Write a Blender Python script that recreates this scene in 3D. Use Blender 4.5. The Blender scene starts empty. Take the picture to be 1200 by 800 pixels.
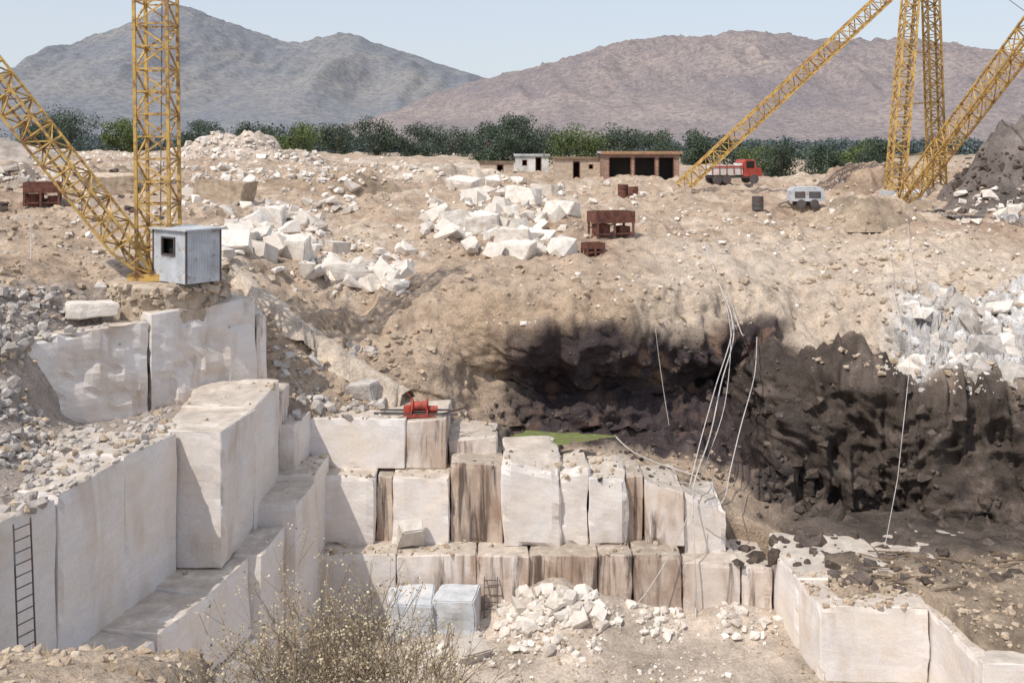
import bpy, bmesh, math, random
import numpy as np
from mathutils import Vector, Matrix
from mathutils.bvhtree import BVHTree
random.seed(7); rng=np.random.default_rng(7)
scene=bpy.context.scene
F=1200.0; U0=600.0; V0=170.0
def S(u,v,d):
    """image pixel (column u, row v) projected from the camera to estimated depth d metres -> world metres"""
    return Vector(((u-U0)/F*d, d, -(v-V0)/F*d))

# ---------------- noise -------------------
def _h(x,y,z,s):
    h=(x*374761393+y*668265263+z*1274126177+s*974634777)&0xffffffff
    h=((h^(h>>13))*1274126177)&0xffffffff
    h=h^(h>>16)
    return (h&0xffff)/32767.5-1.0
def vnoise(p,s=0):
    i=np.floor(p).astype(np.int64); f=p-i; u=f*f*(3-2*f)
    x,y,z=i[:,0],i[:,1],i[:,2]; r=0
    for a in (0,1):
        wa=u[:,0] if a else 1-u[:,0]
        for b in (0,1):
            wb=u[:,1] if b else 1-u[:,1]
            for c in (0,1):
                wc=u[:,2] if c else 1-u[:,2]
                r=r+wa*wb*wc*_h(x+a,y+b,z+c,s)
    return r
def fbm(p,o=4,s=0,ridge=False):
    r=0;a=1.0;t=0;q=p.copy()
    for k in range(o):
        n=vnoise(q,s+k*17)
        if ridge: n=1-2*np.abs(n)
        r=r+n*a;t+=a;a*=.5;q=q*2.03+3.7
    return r/t
def sm(x,a,b):
    t=np.clip((x-a)/(b-a),0,1);return t*t*(3-2*t)

# ---------------- mesh helpers -------------------
def mkobj(name,verts,faces,mats=None,smooth=False,parent=None,fm=None):
    me=bpy.data.meshes.new(name)
    me.from_pydata([tuple(v) for v in verts],[],[tuple(f) for f in faces]); me.update()
    ob=bpy.data.objects.new(name,me); scene.collection.objects.link(ob)
    if mats is not None:
        if not isinstance(mats,(list,tuple)): mats=[mats]
        for m in mats: me.materials.append(m)
    if smooth: me.polygons.foreach_set('use_smooth',[True]*len(me.polygons))
    if fm is not None: me.polygons.foreach_set('material_index',fm)
    if parent: ob.parent=parent
    return ob
def empty(name,loc=(0,0,0)):
    e=bpy.data.objects.new(name,None); scene.collection.objects.link(e); e.empty_display_size=.5
    return e
class MB:
    def __init__(s): s.v=[];s.f=[];s.m=[]
    def add(s,vs,fs,m=0):
        o=len(s.v); s.v+= [tuple(v) for v in vs]; s.f+=[tuple(i+o for i in f) for f in fs]; s.m+=[m]*len(fs)
    def box(s,lo,hi,m=0,rot=None,c=None):
        vs=[Vector((x,y,z)) for x in(lo[0],hi[0]) for y in(lo[1],hi[1]) for z in(lo[2],hi[2])]
        if rot is not None: vs=[rot@v for v in vs]
        if c is not None: vs=[v+Vector(c) for v in vs]
        s.add(vs,[(0,1,3,2),(4,6,7,5),(0,4,5,1),(2,3,7,6),(0,2,6,4),(1,5,7,3)],m)
    def bar(s,p,q,w,m=0,w2=None,n=4,up=None):
        p=Vector(p);q=Vector(q);d=(q-p)
        if d.length<1e-6:return
        d.normalize(); a=Vector((0,0,1)) if abs(d.z)<.95 else Vector((1,0,0))
        x=d.cross(a).normalized();y=d.cross(x); w2=w if w2 is None else w2
        vs=[]
        for c,r in((p,w),(q,w2)):
            for k in range(n):
                t=2*math.pi*(k+.5)/n; vs.append(c+x*math.cos(t)*r+y*math.sin(t)*r)
        s.add(vs,[(k,(k+1)%n,n+(k+1)%n,n+k) for k in range(n)]+[tuple(range(n-1,-1,-1)),tuple(range(n,2*n))],m)
    def tube(s,pts,r,m=0,n=5):
        pts=[Vector(p) for p in pts]; o=len(s.v)
        for i,p in enumerate(pts):
            d=(pts[min(i+1,len(pts)-1)]-pts[max(i-1,0)]).normalized()
            a=Vector((0,1,0)) if abs(d.y)<.9 else Vector((1,0,0)); x=d.cross(a).normalized();y=d.cross(x)
            for k in range(n):
                t=2*math.pi*k/n; s.v.append(tuple(p+x*math.cos(t)*r+y*math.sin(t)*r))
        for i in range(len(pts)-1):
            for k in range(n):
                s.f.append((o+i*n+k,o+i*n+(k+1)%n,o+(i+1)*n+(k+1)%n,o+(i+1)*n+k)); s.m.append(m)
    def make(s,name,mats,parent=None,smooth=False):
        return mkobj(name,s.v,s.f,mats,smooth,parent,s.m)
def smoothline(pts,n=8):
    P=[Vector(p) for p in pts]; P=[P[0]]+P+[P[-1]]; out=[]
    for i in range(1,len(P)-2):
        for k in range(n):
            t=k/n; a,b,c,d=P[i-1],P[i],P[i+1],P[i+2]
            out.append(.5*((2*b)+(c-a)*t+(2*a-5*b+4*c-d)*t*t+(3*b-a-3*c+d)*t**3))
    out.append(P[-2]); return out

# ---------------- materials -------------------
def newmat(name,rough=.9,spec=.2):
    m=bpy.data.materials.new(name); m.use_nodes=True; nt=m.node_tree
    b=nt.nodes['Principled BSDF']; b.inputs['Roughness'].default_value=rough
    b.inputs['Specular IOR Level'].default_value=spec
    return m,nt,b
def N(nt,t,**k):
    n=nt.nodes.new(t)
    for a,v in k.items(): setattr(n,a,v)
    return n
def noise(nt,scale,detail=5,rough=.6,vec=None,dist=0):
    n=N(nt,'ShaderNodeTexNoise'); n.inputs['Scale'].default_value=scale;n.inputs['Detail'].default_value=detail
    n.inputs['Roughness'].default_value=rough; n.inputs['Distortion'].default_value=dist
    if vec is None: vec=objc(nt)
    nt.links.new(vec,n.inputs['Vector']); return n.outputs['Fac']
def objc(nt):
    for n in nt.nodes:
        if n.bl_idname=='ShaderNodeTexCoord': return n.outputs['Object']
    return N(nt,'ShaderNodeTexCoord').outputs['Object']
def mapv(nt,scale,rot=(0,0,0)):
    m=N(nt,'ShaderNodeMapping'); m.inputs['Scale'].default_value=scale; m.inputs['Rotation'].default_value=rot
    nt.links.new(objc(nt),m.inputs['Vector']); return m.outputs['Vector']
def ramp(nt,fac,stops):
    r=N(nt,'ShaderNodeValToRGB'); e=r.color_ramp.elements
    while len(e)<len(stops): e.new(.5)
    for i,(p,c) in enumerate(stops):
        e[i].position=p; e[i].color=(c[0],c[1],c[2],1) if isinstance(c,(tuple,list)) else (c,c,c,1)
    nt.links.new(fac,r.inputs['Fac']); return r.outputs['Color']
def mix(nt,fac,a,b,mode='MIX'):
    m=N(nt,'ShaderNodeMixRGB',blend_type=mode)
    for i,v in ((0,fac),(1,a),(2,b)):
        if isinstance(v,(int,float)): m.inputs[i].default_value=v if i==0 else (v,v,v,1)
        elif isinstance(v,(tuple,list)): m.inputs[i].default_value=(v[0],v[1],v[2],1)
        else: nt.links.new(v,m.inputs[i])
    return m.outputs[0]
def bump(nt,b,h,strength,dist):
    n=N(nt,'ShaderNodeBump'); n.inputs['Strength'].default_value=strength;n.inputs['Distance'].default_value=dist
    nt.links.new(h,n.inputs['Height']); nt.links.new(n.outputs['Normal'],b.inputs['Normal'])
def island(nt): return N(nt,'ShaderNodeNewGeometry').outputs['Random Per Island']

def m_terrain():
    m,nt,b=newmat('earth_and_rock')
    a=N(nt,'ShaderNodeAttribute',attribute_name='Col').outputs['Color']
    n1=noise(nt,1.3,8,.65); n2=noise(nt,9,6,.7)
    c=mix(nt,1,a,ramp(nt,n1,[(.3,.66),(.55,1.05),(.72,1.25)]),'MULTIPLY')
    c=mix(nt,1,c,ramp(nt,n2,[(.32,.72),(.5,1.03),(.7,1.26)]),'MULTIPLY')
    nt.links.new(c,b.inputs['Base Color'])
    h=mix(nt,.4,n1,n2); bump(nt,b,h,1,.3)
    return m
def m_rock(name,ca,cb,cc,sc=2.5,bs=.06):
    m,nt,b=newmat(name,.85)
    c=ramp(nt,noise(nt,sc,6,.65),[(.3,ca),(.5,cb),(.7,cc)])
    c=mix(nt,1,c,ramp(nt,island(nt),[(0,(.74,.7,.66)),(.5,(.95,.93,.9)),(1,(1.12,1.1,1.07))]),'MULTIPLY')
    nt.links.new(c,b.inputs['Base Color']); bump(nt,b,noise(nt,sc*4,5,.65),.7,bs); return m
def m_marble(name,base,stain,amt,dark,topc=(.54,.47,.4),warm=.5,veinw=.22):
    m,nt,b=newmat(name,.7,.3)
    patch=noise(nt,.55,3,.5,mapv(nt,(1,1,.5)))
    st=noise(nt,1.0,4,.55,mapv(nt,(1.3,1.3,.34)),1.0)
    st2=noise(nt,1.0,4,.6,mapv(nt,(2.6,2.6,.24)),.8)
    big=noise(nt,.6,5,.6)
    veins=noise(nt,1.0,5,.6,mapv(nt,(.45,.45,1.5),(.5,.6,0)),1.0)
    c=mix(nt,ramp(nt,veins,[(.42,0),(.5,veinw),(.58,0)]),base,(base[0]*.66,base[1]*.67,base[2]*.72))
    c=mix(nt,ramp(nt,big,[(.42,0),(.68,warm)]),c,(base[0]*.97,base[1]*.85,base[2]*.67))
    f=mix(nt,1,ramp(nt,st,[(.4,0),(.66,1)]),ramp(nt,patch,[(max(.02,.62-amt*.35),0),(.78-amt*.33,1)]),'MULTIPLY')
    c=mix(nt,f,c,mix(nt,.3,stain,base))
    f2=mix(nt,1,ramp(nt,st2,[(.5,0),(.64,.85)]),ramp(nt,patch,[(max(.03,.72-dark*.4),0),(.82-dark*.38,1)]),'MULTIPLY')
    c=mix(nt,f2,c,(.085,.062,.055))
    c=mix(nt,1,c,ramp(nt,noise(nt,16,4,.7),[(.3,.9),(.65,1.04)]),'MULTIPLY')
    isl=ramp(nt,island(nt),[(0,.87),(1,1.05)])
    c=mix(nt,1,c,isl,'MULTIPLY')
    g=N(nt,'ShaderNodeNewGeometry'); sx=N(nt,'ShaderNodeSeparateXYZ'); nt.links.new(g.outputs['Normal'],sx.inputs[0])
    top=ramp(nt,sx.outputs['Z'],[(.6,0),(.9,.9)])
    tc=ramp(nt,noise(nt,1.6,7,.7),[(.35,tuple(x*.7 for x in topc)),(.55,topc),(.7,(.72,.66,.6))])
    c=mix(nt,top,c,tc)
    nt.links.new(c,b.inputs['Base Color'])
    bump(nt,b,noise(nt,3.5,7,.64),.4,.06); return m
def m_paint(name,col,rust=(.16,.07,.035),amt=.4,rough=.55,sc=3,metal=0):
    m,nt,b=newmat(name,rough,.4)
    f=ramp(nt,noise(nt,sc,8,.7),[(.62-amt*.3,0),(.72-amt*.25,1)])
    c=mix(nt,f,col,rust); c=mix(nt,1,c,ramp(nt,noise(nt,sc*.35,3),[(.3,.75),(.7,1.15)]),'MULTIPLY')
    nt.links.new(c,b.inputs['Base Color']); bump(nt,b,noise(nt,sc*6,4),.3,.01); return m
def m_leaf(name,cs,tr=.25):
    m,nt,b=newmat(name,.75,.15)
    c=ramp(nt,island(nt),[(0,cs[0]),(.5,cs[1]),(1,cs[2])])
    c=mix(nt,1,c,ramp(nt,noise(nt,.45,3),[(.35,.6),(.65,1.25)]),'MULTIPLY')
    nt.links.new(c,b.inputs['Base Color'])
    return m
M_T=m_terrain()
M_WHITE=m_rock('white_marble_rubble',(.58,.53,.48),(.74,.7,.66),(.84,.81,.77))
M_GREY=m_rock('grey_rubble',(.34,.32,.31),(.51,.48,.46),(.63,.6,.57),3)
M_TAN=m_rock('tan_rubble',(.33,.26,.19),(.5,.41,.32),(.62,.55,.47),3)
M_DARK=m_rock('dark_rock',(.055,.045,.042),(.11,.09,.08),(.19,.155,.135),3)
M_MC=m_marble('marble_clean',(.82,.78,.76),(.52,.4,.3),.35,.08)
M_MS=m_marble('marble_stained',(.79,.73,.69),(.4,.25,.15),.9,.8)
M_MD=m_marble('marble_dark_stained',(.66,.56,.48),(.25,.14,.085),1.5,1.55,(.42,.36,.3))
M_YEL=m_paint('yellow_crane_paint',(.58,.38,.11),(.28,.15,.07),.5)
M_RED=m_paint('red_paint',(.45,.07,.05),(.2,.06,.04),.4)
M_RUST=m_paint('rusted_steel',(.2,.08,.055),(.1,.05,.04),.6,.9)
M_TIN=m_paint('galvanised_sheet',(.56,.59,.63),(.38,.32,.29),.25,.5)
M_STEEL=m_paint('dark_steel',(.1,.1,.11),(.12,.07,.05),.5,.6)
M_ROPE=m_paint('pale_hose',(.54,.51,.49),(.3,.27,.25),.2,.8)
M_CABLE=m_paint('steel_cable',(.16,.15,.15),(.1,.07,.06),.3,.6)
M_WHP=m_paint('white_paint',(.72,.72,.7),(.45,.4,.35),.3,.7,1.5)
M_BLK=m_paint('dark_interior',(.02,.018,.016),(.03,.02,.02),.2,.9)  # near-black standing in for unlit interiors; truck windows share it
M_WOOD=m_paint('weathered_wood',(.25,.18,.12),(.12,.09,.07),.4,.9)
M_TWIG=m_paint('dry_twigs',(.3,.23,.16),(.19,.15,.11),.4,.9)
M_TRUNK=m_paint('bark',(.12,.09,.07),(.07,.05,.04),.4,.95)
def m_brick():
    m,nt,b=newmat('brick',.9)
    t=N(nt,'ShaderNodeTexBrick'); t.inputs['Scale'].default_value=1; t.inputs['Brick Width'].default_value=.5;t.inputs['Row Height'].default_value=.2
    t.inputs['Mortar Size'].default_value=.02
    t.inputs['Color1'].default_value=(.34,.2,.14,1);t.inputs['Color2'].default_value=(.26,.15,.11,1);t.inputs['Mortar'].default_value=(.38,.34,.3,1)
    mp=mapv(nt,(1,1,1),(math.pi/2,0,0)); nt.links.new(mp,t.inputs['Vector'])
    c=mix(nt,1,t.outputs['Color'],ramp(nt,noise(nt,1.2,5),[(.3,.7),(.7,1.2)]),'MULTIPLY')
    nt.links.new(c,b.inputs['Base Color']);return m
M_BRICK=m_brick()
M_STONEW=m_rock('rough_stone_wall',(.35,.28,.22),(.5,.42,.34),(.6,.53,.46),3)
L_DK=m_leaf('foliage_dark',[(.05,.075,.06),(.08,.11,.08),(.115,.15,.095)])
L_GR=m_leaf('foliage_green',[(.07,.1,.04),(.12,.16,.06),(.17,.21,.09)])
L_FAR=m_leaf('foliage_distant',[(.09,.12,.13),(.115,.15,.155),(.14,.17,.16)])  # bluish leaf tones, distance haze painted into the colour
L_DRY=m_leaf('dry_leaves',[(.27,.22,.14),(.42,.36,.24),(.58,.51,.37)])
L_GRASS=m_leaf('dry_grass',[(.26,.2,.12),(.4,.31,.19),(.52,.43,.28)])

# ---------------- terrain loft -------------------
far=[(171.05,4000),(176,700)]
cols={
-600:far+[(180,220),(186,120),(210,80),(240,52),(275,38),(310,29),(350,25),(400,22),(520,19),(900,14.6),(1800,14)],
-200:far+[(180,220),(186,120),(210,82),(240,56),(275,43),(310,34),(345,31.5),(400,30),(480,27),(700,20.6),(1300,20)],
0:   far+[(179,220),(184,120),(212,84),(245,60),(280,47),(315,38),(350,35.2),(398,33.4),(484,31),(606,25.4),(1100,24.8)],
100: far+[(179,220),(184,120),(212,85),(245,60),(285,47),(318,40.5),(340,38.4),(384,37.0),(490,36.6),(572,28.0),(980,27.8)],
200: far+[(179,220),(184,120),(212,85),(245,60),(275,50),(305,44),(328,41.8),(364,40.0),(460,39.6),(512,32.8),(860,32.9)],
260: far+[(179,220),(186,120),(215,85),(242,63),(265,53),(300,47),(332,44.0),(358,42.0),(440,41.6),(474,37.5),(740,37.8)],
310: far+[(179,220),(188,120),(215,85),(245,64),(272,56),(305,50),(345,45.5),(385,43.4),(430,42.2),(458,40.5),(720,40.8)],
400: far+[(180,220),(192,120),(213,90),(243,70),(283,59),(330,52.5),(378,48),(420,45.5),(462,43.2),(491,41.6),(720,41.8)],
500: far+[(181,220),(197,120),(215,92),(248,70),(288,58),(330,51),(372,48),(412,46),(470,44.5),(493,42.2),(720,42.4)],
550: far+[(182,220),(199,120),(217,94),(250,70),(292,57),(338,49),(382,46.8),(432,47.0),(498,45.6),(533,41.9),(720,42.1)],
600: far+[(183,220),(200,130),(218,96),(252,70),(298,56),(345,48.0),(384,46.4),(448,48.4),(516,47.0),(540,42.0),(720,42.2)],
700: far+[(184,220),(205,125),(219,98),(252,70),(295,57),(342,48.8),(380,46.8),(452,49.6),(519,48.0),(543,42),(720,42.2)],
800: far+[(185,220),(206,125),(221,98),(252,72),(290,60),(338,51.3),(382,49),(450,51.4),(524,48.4),(565,42),(720,42.2)],
860: far+[(186,220),(206,125),(222,96),(250,74),(285,62),(335,54),(392,51.0),(440,52.2),(540,47.6),(600,42),(720,42.2)],
930: far+[(188,220),(208,120),(225,94),(250,78),(283,66),(335,56.5),(404,52),(436,47.9),(585,46.0),(634,41.4),(720,41.6)],
1000:far+[(188,220),(207,120),(226,94),(250,79),(285,67),(340,57),(412,52),(444,46.3),(618,46.0),(644,41.4),(720,41.6)],
1060:far+[(186,220),(204,120),(226,92),(249,80),(278,66),(340,56),(426,50.5),(462,45.6),(630,45.6),(650,41.2),(720,41.4)],
1120:far+[(183,220),(200,120),(228,90),(255,78),(285,64),(345,55.5),(432,50),(474,45.2),(640,43.4),(656,40.8),(720,41)],
1200:far+[(180,220),(195,120),(232,88),(262,75),(300,62),(352,54),(440,48.5),(484,44.6),(648,41.8),(662,40.0),(720,40.4)],
1400:far+[(180,220),(195,120),(232,82),(262,68),(300,58),(352,50),(450,46),(500,43),(635,41),(675,37.5),(720,38)],
1900:far+[(180,220),(195,110),(232,72),(262,58),(300,48),(352,42),(450,39),(500,36),(590,34),(700,31),(800,31)]}
ck=sorted(cols); NS=13
ctrl=np.array([[S(k,v,d) for (v,d) in cols[k]] for k in ck])
up=np.concatenate([np.arange(-600,-80,20),np.arange(-80,1290,3),np.arange(1290,1901,20)]).astype(float)
segs=[3,10,26,44,50,50,44,42,46,64,40,8]
sp=np.concatenate([np.linspace(i,i+1,n,endpoint=False) for i,n in enumerate(segs)]+[[12.0]])
tmp=np.zeros((len(ck),len(sp),3))
for c in range(len(ck)):
    for a in range(3): tmp[c,:,a]=np.interp(sp,np.arange(NS),ctrl[c,:,a])
G=np.zeros((len(up),len(sp),3))
for a in range(3):
    for j in range(len(sp)): G[:,j,a]=np.interp(up,ck,tmp[:,j,a])
def smooth_axis(A,ax,n):
    for _ in range(n):
        B=A.copy()
        sl=[slice(None)]*3; sl0=sl.copy();sl1=sl.copy();sl2=sl.copy()
        sl1[ax]=slice(1,-1);sl0[ax]=slice(0,-2);sl2[ax]=slice(2,None)
        B[tuple(sl1)]=.5*A[tuple(sl1)]+.25*(A[tuple(sl0)]+A[tuple(sl2)]); A=B
    return A
nk=int(np.searchsorted(sp,10.9)); n2=int(np.searchsorted(sp,2.5))
Gs=smooth_axis(G[26:-31,n2:nk].copy(),1,20); Gs=smooth_axis(Gs,0,30)
wgt=sm(sp[n2:nk],2.5,3.2)*(1-sm(sp[n2:nk],9.9,10.85)*.9)
G[26:-31,n2:nk]=G[26:-31,n2:nk]*(1-wgt[None,:,None])+Gs*wgt[None,:,None]
UU,SS=np.meshgrid(up,sp,indexing='ij')
P=G.reshape(-1,3); u=UU.ravel(); s=SS.ravel()
du=np.gradient(G,axis=0); ds=np.gradient(G,axis=1)
Nn=np.cross(ds,du); Nn/= (np.linalg.norm(Nn,axis=2,keepdims=True)+1e-9)
Nn=Nn.reshape(-1,3)
nz=fbm(P*.25,4,60); nz2=fbm(P*1.1,4,70)
amp=np.interp(s,[0,1,2,3,4,5,6,7,8,9,10,10.7,11,12],[0,.3,.6,.9,.95,.85,.75,.65,.75,.75,.6,.25,.1,0])
left=1-sm(u,180,330)*1.0
leftA=1-sm(u,270,330)
amp=amp*(1-.3*left*sm(s,5.5,6.5))*(1-.75*leftA*sm(s,8.3,8.9)*(1-sm(s,10.1,10.3)))
rightrock=sm(u,820,950)*sm(s,8.2,8.8)*(1-sm(s,10.6,11))
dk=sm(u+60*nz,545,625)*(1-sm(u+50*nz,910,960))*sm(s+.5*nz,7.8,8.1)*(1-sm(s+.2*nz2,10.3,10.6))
n_big=fbm(P*np.array([.16,.16,.2]),3,1); n_med=fbm(P*.6,4,5); n_r=fbm(P*.45,5,9,True); n_f=fbm(P*2.2,3,21)
gul=fbm(np.stack([P[:,0]*.55,P[:,1]*.12,P[:,2]*.12],1),5,33,True)
disp=amp*(.8*n_big+.65*n_med+.3*n_f+.5*n_r)+ sm(s,6.6,7.4)*(1-sm(s,9.8,10.6))*(1-left)*.75*gul*.75
disp+=rightrock*(1.1*n_r+1.0*gul+.4*fbm(P*1.3,4,40,True)-.3)+dk*(.5*fbm(P*1.2,5,41,True)+.35*n_r)
wr=sm(u+25*nz,1020,1075)*sm(s+.4*nz,6.75,7.1)*(1-sm(s,8.75,9.0))
def cells(q):
    cell=np.floor(q).astype(np.int64); return _h(cell[:,0],cell[:,1],cell[:,2],5)
wq=np.stack([n_med,n_r,n_f],1)
cn=cells(P*np.array([.75,.6,.9])+wq*.7); cn2=cells(P*np.array([1.9,1.5,2.1])+wq*.9)
disp+=wr*(.6*cn+.32*cn2+.3*n_med+.25)
P2=P+Nn*disp[:,None]
def C(*c): return np.array(c)[None,:]
col=np.repeat(C(.56,.435,.33),len(P),0)
def lay(col,w,c): w=np.clip(w,0,1)[:,None]; return col*(1-w)+C(*c)*w
col=lay(col,(1-sm(s,1.6,2.6)),(.28,.25,.19))
col=lay(col,sm(nz,.05,.4)*.7,(.71,.6,.49))
col=lay(col,sm(-nz2,.05,.4)*.55,(.38,.28,.2))
col=lay(col,sm(-nz,.1,.4)*sm(s,2.6,3)*(1-sm(s,6,7))*.7,(.42,.3,.22))
road=sm(s,2.86,2.92)*(1-sm(s,3.04,3.1))*(1-sm(u,560,620)); col=lay(col,road*.9,(.74,.63,.53))
col=lay(col,sm(s,6.8,7.6)*(1-sm(s,8,9))*sm(u,500,560)*(1-sm(u,900,960))*.5,(.48,.35,.235))
col=lay(col,sm(u,700,800)*sm(s,5.5,6.2)*(1-sm(s,8.4,8.7))*.6,(.73,.62,.51))
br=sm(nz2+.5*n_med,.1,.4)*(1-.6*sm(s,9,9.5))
dkc=np.stack([.072+.17*br,.056+.1*br,.062+.05*br],1)  # dark brown rock, with the hollow's shade painted into its colour
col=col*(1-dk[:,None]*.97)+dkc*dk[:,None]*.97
rb=sm(u+50*nz,840,920)*sm(s+.3*nz-.35*sm(u,1050,1090),8.45,8.75)*(1-sm(s+.2*nz2,10.9,11))  # dark rock wall; the cave's shade is painted into this darkening too
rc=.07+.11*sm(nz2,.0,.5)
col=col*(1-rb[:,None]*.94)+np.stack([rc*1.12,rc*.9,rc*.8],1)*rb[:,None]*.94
gw=np.clip(.68+.15*cn+.1*cn2,.35,.85)
ww=(wr*sm(nz2+.5*cn,-.6,-.2)*.97)[:,None]
col=col*(1-ww)+np.stack([gw,gw*.975,gw*.965],1)*ww
col=lay(col,sm(left,.5,.9)*sm(s,7.3,8)*.8,(.47,.41,.37))
col=lay(col,sm(s,10.6,10.9)*(1-left)*(1-sm(u,830,900))*.5,(.48,.39,.31))
nu,nsn=len(up),len(sp)
idx=np.arange(nu*nsn).reshape(nu,nsn)
faces=np.stack([idx[:-1,:-1],idx[:-1,1:],idx[1:,1:],idx[1:,:-1]],-1).reshape(-1,4)
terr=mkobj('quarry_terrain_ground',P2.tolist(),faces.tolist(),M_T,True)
def setcol(ob,c):
    ca=ob.data.color_attributes.new('Col','FLOAT_COLOR','POINT'); n=len(ob.data.vertices)
    c=np.asarray(c,dtype=float)*.9
    if c.ndim==1: c=np.repeat(c[None,:],n,0)
    ca.data.foreach_set('color',np.concatenate([c,np.ones((n,1))],1).ravel().astype(np.float32))
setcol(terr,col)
GV=[];GF=[]
def addbvh(vs,fs):
    o=len(GV); GV.extend([tuple(v) for v in vs]); GF.extend([tuple(i+o for i in f) for f in fs])
addbvh(P2.tolist(),faces.tolist())

def hgrid(x0,x1,y0,y1,st,fn,name,mat,colf=None,bvh=True):
    xs=np.arange(x0,x1+st/2,st); ys=np.arange(y0,y1+st/2,st)
    X,Y=np.meshgrid(xs,ys,indexing='ij'); x=X.ravel();y=Y.ravel(); z=fn(x,y)
    Pp=np.stack([x,y,z],1); ii=np.arange(len(x)).reshape(X.shape)
    f=np.stack([ii[:-1,:-1],ii[1:,:-1],ii[1:,1:],ii[:-1,1:]],-1).reshape(-1,4)
    o=mkobj(name,Pp.tolist(),f.tolist(),mat,True)
    if colf is not None: setcol(o,colf(Pp))
    if bvh: addbvh(Pp.tolist(),f.tolist())
    return o
def floorz(x,y):
    p=np.stack([x,y,x*0],1)
    z=-18.05+.16*fbm(p*.6,5,3)-.03*(38-y)
    z+=1.5*np.exp(-(((x-1.4)/2.0)**2+((y-38.6)/1.6)**2))*(1+.3*fbm(p*1.5,3,8))
    z+=.8*np.exp(-(((x-4.2)/2.0)**2+((y-38.4)/1.2)**2))
    z+=.7*np.exp(-(((x-8.5)/1.5)**2+((y-38.4)/1.2)**2))
    z+=.5*np.exp(-(((x+2.5)/1.5)**2+((y-36.4)/1.)**2))
    return z
hgrid(-22,30,5,41.5,.2,floorz,'pit_floor_ground',M_T,
  lambda p: np.clip(C(.65,.55,.46)*(1+.6*fbm(p*.5,5,12)[:,None]),.1,.85))

# ---------------- marble blocks -------------------
QP={}
def prism(poly,zt,zb,mat,group,cuts=10,jit=.12,dis=.05,tilt=None):
    bm=bmesh.new(); n=len(poly)
    rs=random.Random(int(abs(poly[0][0]*97+poly[0][1]*31+zt*7)*10))
    tv=[bm.verts.new((x,y,zt+rs.uniform(-jit,jit)+(tilt[i] if tilt else 0))) for i,(x,y) in enumerate(poly)]
    bv=[bm.verts.new((x+rs.uniform(-.04,.04),y+rs.uniform(-.04,.04),zb)) for (x,y) in poly]
    bm.faces.new(tv); bm.faces.new(bv[::-1])
    for i in range(n): j=(i+1)%n; bm.faces.new((tv[i],bv[i],bv[j],tv[j]))
    bmesh.ops.recalc_face_normals(bm,faces=bm.faces)
    bmesh.ops.bevel(bm,geom=bm.edges[:],offset=.04,segments=1,affect='EDGES')
    bmesh.ops.triangulate(bm,faces=[f for f in bm.faces if len(f.verts)>4])
    for _ in range(5):
        L=[e for e in bm.edges if e.calc_length()>.32]
        if not L: break
        bmesh.ops.subdivide_edges(bm,edges=L,cuts=1,use_grid_fill=True)
    bmesh.ops.triangulate(bm,faces=[f for f in bm.faces if len(f.verts)>4])
    bm.normal_update()
    pv=np.array([v.co[:] for v in bm.verts]); nn=np.array([v.normal[:] for v in bm.verts])
    axis=np.max(np.abs(nn),axis=1); edge=1-sm(axis,.86,.99)
    d=fbm(pv*.7,3,int(rs.random()*50))*dis*1.4-edge*np.clip(fbm(pv*1.6,3,5)+.15,0,1)*dis*5
    pv=pv+nn*d[:,None]
    vs=pv.tolist(); bm.verts.index_update(); fs=[[v.index for v in f.verts] for f in bm.faces]
    bm.free()
    q=QP.setdefault(group,[[],[],[]]); o=len(q[0]); q[0]+=vs; q[1]+=[[i+o for i in f] for f in fs]
    q[2]+=[{'c':0,'s':1,'d':2}[mat]]*len(fs)
    addbvh(vs,fs)
def wall(p0,p1,depth,zt,zb,n,group,mats='ccs',off=.12,**k):
    p0=Vector(p0);p1=Vector(p1); d=(p1-p0); L=d.length; d.normalize(); nr=Vector((-d.y,d.x))
    rs=random.Random(int(abs(p0.x*13+p0.y*7+zt*3)*10))
    cuts=[0]+sorted([ (i+rs.uniform(-.22,.22))/n for i in range(1,n)])+[1]
    for i in range(n):
        o=rs.uniform(-off,off)
        a=p0+d*(L*cuts[i]+.006)-nr*o; b=p0+d*(L*cuts[i+1]-.006)-nr*o
        prism([(a.x,a.y),(b.x,b.y),(b.x+nr.x*depth,b.y+nr.y*depth),(a.x+nr.x*depth,a.y+nr.y*depth)],zt,zb,rs.choice(mats),group,**k)
g='marble_quarry_face'
prism([(-16.5,33.7),(-13.1,37.0),(-14.6,38.6),(-18.3,35.6)],-6.45,-9.9,'c',g,jit=.15,dis=.09)
prism([(-13.08,37.05),(-10.0,40.0),(-11.6,42.5),(-15.0,39.3)],-6.1,-9.9,'c',g,jit=.12,dis=.09,tilt=[-.05,.15,.1,0])
prism([(-9.98,40.05),(-9.7,40.6),(-11.0,43),(-11.8,42.5)],-6.6,-9.6,'s',g)
wall((-13.5,14),(-12.3,24.4),4,-9.1,-19,3,g,'c',.1)
wall((-12.3,24.45),(-10.65,32.6),4,-9.1,-19,3,g,'c',.07)
prism([(-11.4,32.7),(-9.25,32.6),(-8.95,35.6),(-11.6,36.2)],-9.15,-13.5,'c',g,dis=.08)
prism([(-11.5,35.65),(-8.95,35.65),(-8.75,38.7),(-12,39.2)],-9.1,-13.5,'c',g,tilt=[0,.1,.2,.1])
prism([(-12,38.75),(-8.75,38.75),(-8.8,40.5),(-12,41)],-9.3,-13.5,'s',g)
wall((-11.4,20),(-9.75,28.1),2.5,-13.5,-19,2,g,'c',.08)
wall((-9.75,28.15),(-8.55,33.6),2.5,-13.5,-16.1,2,g,'c',.08)
wall((-9.75,28.15),(-8.3,33.6),2.5,-16.15,-19,2,g,'c',.05)
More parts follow.
